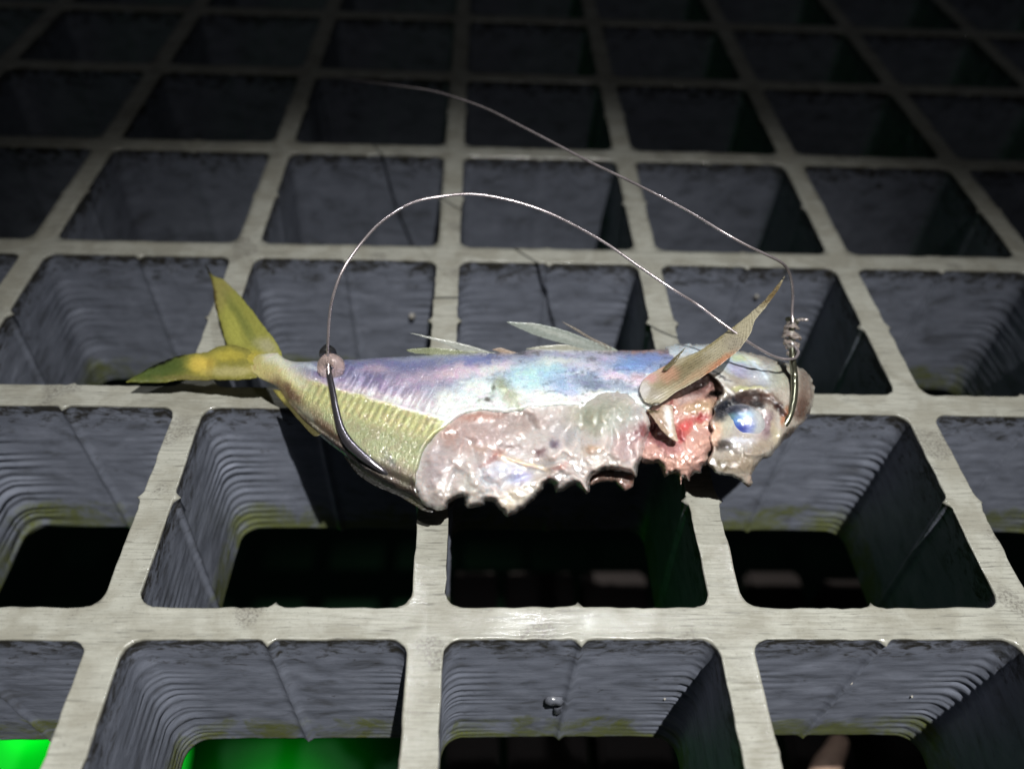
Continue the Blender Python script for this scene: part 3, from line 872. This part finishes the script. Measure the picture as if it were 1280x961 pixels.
UP = [(256, 330), (267, 345), (280, 350), (300, 370), (317, 390), (330, 408), (342, 423), (352, 441), (350, 462), (325, 462), (305, 452), (292, 436), (283, 430), (277, 410), (270, 388), (267, 371), (265, 352)]
relief('tail_fin', UP, lobe_t(320, 440, 267, 348, 1), lambda u, v: -0.15 + 0 * u, M_TAIL, fish, 2.0,
       paint((0.58, 0.58, 0.18), [(275, 365, 14, 24, 0, (0.60, 0.56, 0.26), 0.8), (302, 400, 6, 40, -32, (0.42, 0.46, 0.18), 0.6), (292, 410, 8, 30, -20, (0.68, 0.68, 0.20), 0.7), (333, 432, 16, 10, 30, (0.66, 0.64, 0.48), 0.85), (268, 385, 4, 40, -8, (0.20, 0.14, 0.06), 0.7), (258, 335, 8, 12, 0, (0.08, 0.07, 0.03), 0.9), (310, 445, 20, 8, 0, (0.74, 0.66, 0.10), 0.8)], 3.0, gain=0.9),
       rnd=3, jit=1.0, seed=21, zf=lambda u, v: zmid(u, v) - 0.1 - (440 - v) * 0.004 + 0.2 * sstep(425, 445, v))
LO = [(157, 477.5), (177, 465), (200, 453), (222, 445), (240, 442), (258, 440), (272, 433), (292, 431), (315, 438), (330, 446), (337, 457), (330, 467), (318, 473), (300, 475), (267, 475), (250, 476), (228, 475), (207, 478), (172, 478.5)]
relief('tail_fin', LO, lobe_t(330, 458, 160, 474, 2), lambda u, v: -0.15 + 0 * u, M_TAIL, fish, 2.0,
       paint((0.52, 0.50, 0.16), [(200, 462, 44, 16, -14, (0.26, 0.34, 0.12), 0.9), (205, 450, 50, 4, -22, (0.05, 0.06, 0.03), 0.95), (252, 455, 18, 12, 0, (0.86, 0.74, 0.10), 0.95), (285, 444, 24, 8, 0, (0.72, 0.66, 0.08), 0.95), (262, 458, 5, 12, 0, (0.50, 0.42, 0.04), 0.4),
                                  (290, 463, 34, 7, 0, (0.72, 0.68, 0.42), 0.8), (230, 473, 40, 3, 0, (0.46, 0.42, 0.20), 0.7), (330, 458, 18, 9, 0, (0.76, 0.68, 0.30), 0.8)], 3.0, gain=0.9),
       rnd=3, jit=1.0, seed=22, zf=lambda u, v: zmid(u, v) + 0.3 - 0.25 * sstep(295, 325, u))

# --- dorsal, anal and pectoral fins
def quill(name, poly, dz, col, mat=M_SPINE, seed=1, blobs=(), th=0.09):
    return relief(name, poly, lambda u, v: th + 0.05 * np.abs(np.sin((v + 0.30 * u) / 1.3)), lambda u, v: -0.05 + 0 * u, mat, fish, 1.8, paint(col, list(blobs), 2.0, gain=1.0), jit=0.5, seed=seed, zf=dz)


DZ = lambda u, v: zmid(u, np.interp(u, VT[:, 0], VT[:, 1])) + (440 - v) * 0.10
PALE = (0.58, 0.62, 0.58)
quill('dorsal_fin', [(633, 402.5), (650, 403), (668, 404), (693, 409), (718, 417), (743, 427), (765, 434), (775, 441), (745, 441), (727, 437), (710, 431), (690, 426), (663, 417)], DZ, PALE, blobs=[(690, 415, 50, 3, 20, (0.74, 0.76, 0.72), 0.7)])
quill('dorsal_fin', [(657, 436.3), (680, 432), (707, 430.5), (722, 434), (745, 441), (700, 440), (685, 438)], DZ, (0.66, 0.66, 0.58), seed=2)
quill('dorsal_fin', [(702, 402), (720, 410), (738, 421), (765, 434), (760, 437), (735, 423), (718, 412.5)], DZ, (0.52, 0.48, 0.42), seed=3)
quill('dorsal_fin', [(512, 416), (550, 423.5), (580, 430), (612, 440), (590, 442), (572, 437), (553, 428.5)], DZ, (0.66, 0.68, 0.64), seed=4)
quill('dorsal_fin', [(508, 437), (540, 434.5), (580, 438), (620, 441), (570, 445), (520, 442)], DZ, (0.55, 0.58, 0.42), seed=5)
quill('dorsal_fin', [(615, 437), (625, 434.5), (636, 438), (650, 442), (635, 443.5), (624, 440)], DZ, (0.68, 0.58, 0.48), seed=6)
quill('anal_fin', [(341, 487), (350, 488), (362, 500), (378, 520), (400, 542), (392, 545), (372, 524), (362, 512), (352, 503), (357, 508), (346, 494)], lambda u, v: zmid(u, v) + 0.4, (0.30, 0.28, 0.14), M_TAIL, 7, [(350, 495, 10, 4, 45, (0.62, 0.58, 0.20), 0.8)])
quill('anal_fin', [(430, 570), (450, 584), (490, 603), (528, 626), (545, 634), (540, 641), (528, 638), (500, 621), (468, 607), (446, 592)], lambda u, v: zmid(u, v) + 0.2, (0.06, 0.055, 0.03), M_FIN, 8, [(520, 630, 18, 3, 28, (0.24, 0.22, 0.10), 0.8)], th=0.4)

PF = [(799, 488), (803, 476), (812, 468), (831, 457), (850, 448), (871, 440), (892, 427), (910, 413), (928, 400), (944, 386), (956, 375), (966, 363), (981, 345), (973, 362), (958, 383), (944, 400), (938, 417), (925, 436), (912, 447), (898, 458), (875, 473),
      (858, 483), (845, 490), (832, 500), (819, 507), (806, 502)]
PA = np.array([(806, 492), (835, 474), (875, 452), (910, 427), (944, 392), (981, 345)], float)


def pz(u, v):
    k = sstep(800, 990, u)
    return zmid(np.full_like(u, 815.), np.full_like(u, 490.)) + hump(np.full_like(u, 815.), np.full_like(u, 490.)) * 0.72 + 0.35 + 8.0 * k


def pect(u, v):
    P = np.stack([u, v], 1)
    q = v - np.interp(u, PA[:, 0], PA[:, 1])
    wd = np.interp(u, [800, 840, 900, 945, 980], [19, 21, 19, 10, 2])
    ang = q / wd
    rays = np.abs(np.sin(ang * 17))
    root = np.exp(-(((u - 814) / 15) ** 2 + ((v - 488) / 15) ** 2))
    return 0.12 + 0.14 * rays * (1 - root) + 0.5 * root


def pect_col(u, v):
    c = paint((0.76, 0.72, 0.58), [(850, 465, 40, 10, -32, (0.50, 0.44, 0.28), 0.7), (900, 455, 30, 6, -38, (0.86, 0.52, 0.32), 0.8), (870, 468, 30, 5, -34, (0.80, 0.62, 0.44), 0.6), (835, 466, 14, 12, 0, (0.84, 0.58, 0.44), 0.8), (812, 472, 10, 7, 0, (0.90, 0.62, 0.62), 0.85),
                                      (814, 493, 14, 10, 0, (0.66, 0.62, 0.54), 0.9), (804, 488, 9, 12, 0, (0.86, 0.84, 0.84), 0.9), (895, 422, 50, 5, -40, (0.64, 0.58, 0.34), 0.8), (918, 430, 14, 12, 0, (0.66, 0.62, 0.54), 0.7), (965, 368, 20, 5, -50, (0.42, 0.32, 0.12), 0.8), (820, 506, 12, 2.5, 0, (0.14, 0.12, 0.02), 0.8)], 3.0)(u, v)
    q = v - np.interp(u, PA[:, 0], PA[:, 1])
    wd = np.interp(u, [800, 840, 900, 945, 980], [19, 21, 19, 10, 2])
    m = sstep(828, 848, u)
    dk = sstep(0.55, 0.95, 1 - np.abs(np.sin(q / wd * 17))) * (0.4 + 0.6 * sstep(-0.2, 0.3, vn(u / 3, v / 3, 0, 5)))
    return c * (1 - 0.72 * (m * dk)[:, None])


relief('pectoral_fin', PF, pect, lambda u, v: -0.12 + 0 * u, M_FIN, fish, 1.25, pect_col, jit=0.5, seed=31, zf=pz)
relief('pectoral_fin', [(857, 434), (850, 445), (842, 455), (833, 463), (828, 462), (838, 451), (848, 442)], lambda u, v: 0.15 + 0 * u, lambda u, v: 0 * u, M_FIN, fish, 1.8, paint((0.42, 0.38, 0.22), []), zf=lambda u, v: pz(u, v) + 0.6)

# ------------------------------------------------------------------ hooks, bead, leader
def surf(u, v, t=0.0):
    u = np.array(float(u)); v = np.array(float(v))
    return atz(u, v, zmid(u, v), hump(u[None], v[None])[0] + t)


def path_px(pts):
    """(u, v, height) -> points"""
    return np.array([atz(np.array(float(a)), np.array(float(b)), float(c)) for a, b, c in pts])


BE = surf(412, 458, 1.6)
P1 = np.array([surf(408, 436, 2.6), surf(409, 452, 1.9), surf(412, 470, 1.3), surf(416, 490, 1.0), surf(420, 512, 0.9), surf(426, 535, 0.9), surf(436, 553, 0.8), surf(450, 567, 0.6), surf(464, 578, 0.35), surf(479, 589, -0.1), surf(488, 595, -0.8)])
P1s = smooth_path(P1, 8)
rad = np.interp(np.linspace(0, 1, len(P1s)), [0, 0.2, 0.45, 0.62, 0.78, 0.9, 1.0], [0.42, 0.44, 0.52, 0.68, 0.56, 0.34, 0.10])
h1 = empty('fishing_hook', tuple(P1[0]))
tag(h1, 'black fishing hook below the pink bead, bent across the tail end of the fish', 'fishing hook', 'hooks in the fish')
vs, fs = tube_mesh(P1s, rad, 14, 0.75, VIEW)
link_mesh('hook_wire', vs, fs, M_HOOK, h1)
# rubber stopper: small cone
ct = surf(408, 431, 3.0); cb = surf(410, 443, 2.6)
ts = np.linspace(0, 1, 12)
vs, fs = tube_mesh([ct + (cb - ct) * t for t in ts], [0.25 + 1.0 * math.sin(min(1, t * 1.15) * math.pi / 2) for t in ts], 18)
link_mesh('stopper', vs, fs, M_RUBBER, h1)


def torus(c, ax, R0, r0, squash=1.0, nu=48, nv=20):
    ax = np.array(ax, float); ax /= np.linalg.norm(ax)
    a = np.cross(ax, [1, 0.2, 0]); a /= np.linalg.norm(a); b = np.cross(ax, a)
    vs, fs = [], []
    for i in range(nu):
        p = 2 * math.pi * i / nu
        d = a * math.cos(p) + b * math.sin(p)
        for j in range(nv):
            q = 2 * math.pi * j / nv
            vs.append(np.array(c) + d * (R0 + r0 * math.cos(q)) + ax * r0 * squash * math.sin(q))
    for i in range(nu):
        for j in range(nv):
            fs.append([i * nv + j, ((i + 1) % nu) * nv + j, ((i + 1) % nu) * nv + (j + 1) % nv, i * nv + (j + 1) % nv])
    return vs, fs


bax = (P1[2] - P1[0]) / np.linalg.norm(P1[2] - P1[0]) * 0.75 + VIEW * 0.65 + RIGHT * -0.15
vs, fs = torus(BE + RIGHT * 0.25, bax, 1.15, 0.85, 1.3)
bead = link_mesh('bead', vs, fs, M_BEAD, None, origin=tuple(BE))
tag(bead, 'translucent pink bead threaded on the black hook near the fish tail', 'bead')

KC = lambda v, t=0.0: surf(990, 455, 1.0) * 0 + atz(np.array(990.), np.array(float(v)), np.interp(v, [395, 455, 530], [15.5, 13.5, 10.5]), t)
P2 = smooth_path(np.array([KC(402), KC(420), atz(np.array(990.5), np.array(447.), 13.9), surf(993, 470, 0.9) * 0.5 + atz(np.array(993.), np.array(470.), 12.8) * 0.5, surf(993, 492, 0.6), surf(990, 510, 0.3), surf(984, 526, -0.2), surf(975, 538, -1.2)]), 8)
h2 = empty('fishing_hook', tuple(P2[0]))
tag(h2, 'tarnished fishing hook below the wound line knot, pushed down through the fish head', 'fishing hook', 'hooks in the fish')
vs, fs = tube_mesh(P2, np.interp(np.linspace(0, 1, len(P2)), [0, 0.5, 1], [0.42, 0.52, 0.45]), 14)
link_mesh('hook_wire', vs, fs, M_HOOK2, h2)
vs, fs = torus(KC(401), (0.2, 0.3, 1), 0.75, 0.28)
link_mesh('hook_eye', vs, fs, M_HOOK2, h2)

lead = empty('fishing_leader', tuple(KC(430)))
tag(lead, 'clear pinkish fishing leader arching over the fish between both hooks', 'fishing line')
loop = path_px([(411, 470, 11.5), (410, 445, 13.2), (410, 428, 15.5), (412, 395, 19), (417, 368, 22), (430, 335, 24.5), (455, 300, 26.5), (480, 275, 27.5), (515, 254, 28), (550, 246, 28.3), (590, 243, 28.5), (635, 250, 28), (680, 264, 27), (720, 283, 26), (760, 306, 25), (800, 334, 23.5), (840, 361, 22),
                (872, 381, 20.5), (900, 402, 19.5), (935, 427, 18), (958, 441, 16.5), (972, 447, 15.6), (984, 449, 15.4), (994, 447, 15.2), (998, 440, 15), (994, 434, 15)])
vs, fs = tube_mesh(smooth_path(loop, 10), 0.21, 10)
link_mesh('line', vs, fs, M_LINE, lead)
up = path_px([(991, 404, 16), (990, 390, 17), (991, 370, 19), (989, 350, 21.5), (984, 336, 23.5), (975, 327, 25), (955, 317, 26.5), (930, 305, 27.5), (900, 288, 28.5), (860, 264, 29.3), (820, 243, 30), (780, 223, 30), (740, 204, 30), (700, 183, 30), (650, 157, 30), (610, 137, 29), (575, 124, 28), (540, 114, 26),
              (500, 108, 23), (460, 103, 17), (425, 99, 9), (400, 99, 0), (385, 101, -12), (375, 104, -30), (370, 108, -60)])
vs, fs = tube_mesh(smooth_path(up, 10), 0.20, 10)
link_mesh('line', vs, fs, M_LINE, lead)
# wound knot: turns of line round the shank, uneven
turns = []
rk = random.Random(9)
for i in range(9 * 16 + 1):
    t = i / (9 * 16)
    c = KC(406 + 36 * t)
    an = 2 * math.pi * i / 16
    rr = (0.50 + 0.60 * math.sin(math.pi * min(1, t * 1.15)) ** 0.7) * (1 + 0.12 * math.sin(i * 0.9) + 0.08 * math.sin(i * 0.37))
    turns.append(c + RIGHT * rr * math.cos(an) + VIEW * rr * math.sin(an) + UPV * (0.34 * math.sin(i * 0.13) + 0.2 * rk.uniform(-1, 1)))
vs, fs = tube_mesh(smooth_path(turns, 2), 0.24, 8)
link_mesh('knot', vs, fs, M_KNOT, lead)
vs, fs = tube_mesh(smooth_path(np.array([KC(408), KC(400) + RIGHT * 0.7, KC(396) + RIGHT * 1.3, KC(394) + RIGHT * 2.4]), 6), np.linspace(0.27, 0.22, 19), 8)
link_mesh('line_end', vs, fs, M_KNOT, lead)

# ------------------------------------------------------------------ below the grating
def box(name, lo, hi, mat, parent=None, n=(1, 1, 1)):
    import bmesh
    bm = bmesh.new()
    bmesh.ops.create_cube(bm, size=1)
    for v in bm.verts:
        v.co = Vector([(lo[i] + hi[i]) / 2 + v.co[i] * (hi[i] - lo[i]) for i in range(3)])
    bmesh.ops.bevel(bm, geom=bm.edges[:], offset=1.5, segments=2, affect='EDGES')
    V = [tuple(v.co) for v in bm.verts]; Fs = [[q.index for q in f.verts] for f in bm.faces]
    bm.free()
    return link_mesh(name, V, Fs, mat, parent, smooth=False, origin=((lo[0] + hi[0]) / 2, (lo[1] + hi[1]) / 2, lo[2]))


def mat_water():
    k = NT('dark_water')
    o = k.coord((1, 1, 1))
    k.s(Base_Color=(0.02, 0.06, 0.03, 1), Roughness=0.2, Specular_IOR_Level=0.4)
    k.l(k.bump(k.noise(o, 9, 4, 0.6), 0.6, 0.02), k.p.inputs['Normal'])
    return k.m


wv = [(-2500, -2500, -900), (2500, -2500, -900), (2500, 2500, -900), (-2500, 2500, -900)]
w = link_mesh('water', wv, [(0, 1, 2, 3)], mat_water(), origin=(0, 0, -900))
tag(w, 'dark water far below the grating', 'water', kind='structure')
SC['note'] = 'mm layout'
del SC['note']

# green underwater fishing lamp glowing through the cells at lower left
gc = atz(np.array(30.), np.array(962.), -420.)
k = NT('green_lamp_glass')
k.s(Base_Color=(0.02, 0.5, 0.05, 1), Roughness=0.3)
k.p.inputs['Emission Color'].default_value = (0.0, 1.0, 0.02, 1)
lw = k.n('ShaderNodeLayerWeight'); lw.inputs['Blend'].default_value = 0.5
ln = k.n('ShaderNodeVectorMath', operation='DISTANCE')
ln.inputs[1].default_value = (15, 10, 78)
k.l(k.coord((1000, 1000, 1000)), ln.inputs[0])
k.l(k.ramp(k.math('MULTIPLY', ln.outputs['Value'], 0.01), [(0.04, 1.25), (0.18, 0.60), (0.45, 0.24)]), k.p.inputs['Emission Strength'])
gv, gf = ellipsoid(gc, np.eye(3), np.array([95, 80, 40.]), 40, 24)
gl = empty('green_lamp', tuple(gc - np.array([0, 0, 40])))
tag(gl, 'bright green glowing lamp seen below the grating at the bottom left corner', 'lamp')
link_mesh('lamp_glass', gv, gf, k.m, gl)
for nm, px, z, en, sz in (('green_water_fill', 330., -830., 0.9, 0.02),):  # added green spot just above the water, away from the lamp body
    q = atz(np.array(px), np.array(985.), z)
    gd = bpy.data.lights.new(nm, 'SPOT'); gd.energy = en; gd.color = (0.0, 1.0, 0.04); gd.shadow_soft_size = sz
    gd.spot_size = math.radians(150); gd.spot_blend = 1.0
    go = bpy.data.objects.new(nm, gd); COL.objects.link(go); go.location = Vector(q) * MM

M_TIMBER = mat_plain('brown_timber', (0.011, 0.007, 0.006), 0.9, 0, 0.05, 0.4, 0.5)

# brown timber under the walkway: seen dimly through three cells
def beam(u0, u1, v, z, wid, hgt, label):
    a, b = atz(np.array(float(u0)), np.array(float(v)), z), atz(np.array(float(u1)), np.array(float(v)), z)
    o = box('timber_beam', (a[0], a[1] - wid, z - hgt), (b[0], a[1], z), M_TIMBER)
    tag(o, label, 'timber beam', 'timbers under the grating')


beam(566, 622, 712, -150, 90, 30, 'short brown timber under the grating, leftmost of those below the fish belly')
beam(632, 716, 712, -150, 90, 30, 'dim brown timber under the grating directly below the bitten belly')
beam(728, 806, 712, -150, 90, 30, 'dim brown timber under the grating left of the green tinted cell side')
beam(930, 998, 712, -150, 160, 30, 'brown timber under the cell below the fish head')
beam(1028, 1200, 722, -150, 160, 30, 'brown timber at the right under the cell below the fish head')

tw = path_px([(1015, 990, -100), (1028, 966, -102), (1040, 946, -104), (1050, 925, -106)])
vs, fs = tube_mesh(smooth_path(tw, 6), np.interp(np.linspace(0, 1, 19), [0, 0.5, 1], [2.6, 3.2, 2.2]), 16)
tw = link_mesh('driftwood_stick', vs, fs, mat_plain('pale_wood', (0.30, 0.20, 0.15), 0.7, 0, 0.4, 0.5, 0.5), None, origin=tuple(np.mean(vs, 0)))
tag(tw, 'pale blurred stick seen through the lower right cell', 'stick')

# crumbs and a hardened resin drip clinging to the cell sides
M_CRUMB = mat_plain('grit_crumb', (0.22, 0.21, 0.19), 0.5, 0, 2.0, 0.4, 0.6)
rg = random.Random(77)


def wall_pt(u, v, row):
    """where the ray through a photo pixel meets the side of a row that faces the viewer"""
    d = ray(np.array(float(u)), np.array(float(v))); y = row * PITCH - BAR / 2 - 0.1
    for _ in range(2):
        P = CAM + d * ((y - CAM[1]) / d[1]); y = row * PITCH - BAR / 2 + 0.035 * -P[2]
    return P


def crumb(name, P, r, mat, sq=(1, 1, 1)):
    v_, f_ = ellipsoid(P, np.eye(3), np.array(sq) * r, 12, 8)
    v_ = P + (v_ - P) * (1 + 0.55 * fbm((v_[:, 0] - P[0]) / r * 1.3 + P[0] * 7, (v_[:, 1] - P[1]) / r * 1.3, (v_[:, 2] - P[2]) / r * 1.3, 5, 2))[:, None]
    link_mesh(name, v_, f_, mat, bpy.data.objects['floor_grating'])


crumb('resin_drip', wall_pt(694, 874, 0), 1.0, mat_plain('resin', (0.07, 0.075, 0.09), 0.25, 0, 1, 0.2, 0.3), (1.25, 0.8, 1.0))
v0 = wall_pt(697, 886, 0)
crumb('resin_drip', v0, 0.7, bpy.data.materials['resin'], (0.8, 0.7, 1.9))
for (a, b, r_, rr) in [(1062, 853, 0, 0.36), (831, 873, 0, 0.2), (206, 924, 0, 0.36), (515, 395, 2, 0.6), (945, 371, 2, 0.6), (1140, 870, 0, 0.18)]:
    crumb('grit', wall_pt(a, b, r_), rr, M_CRUMB)
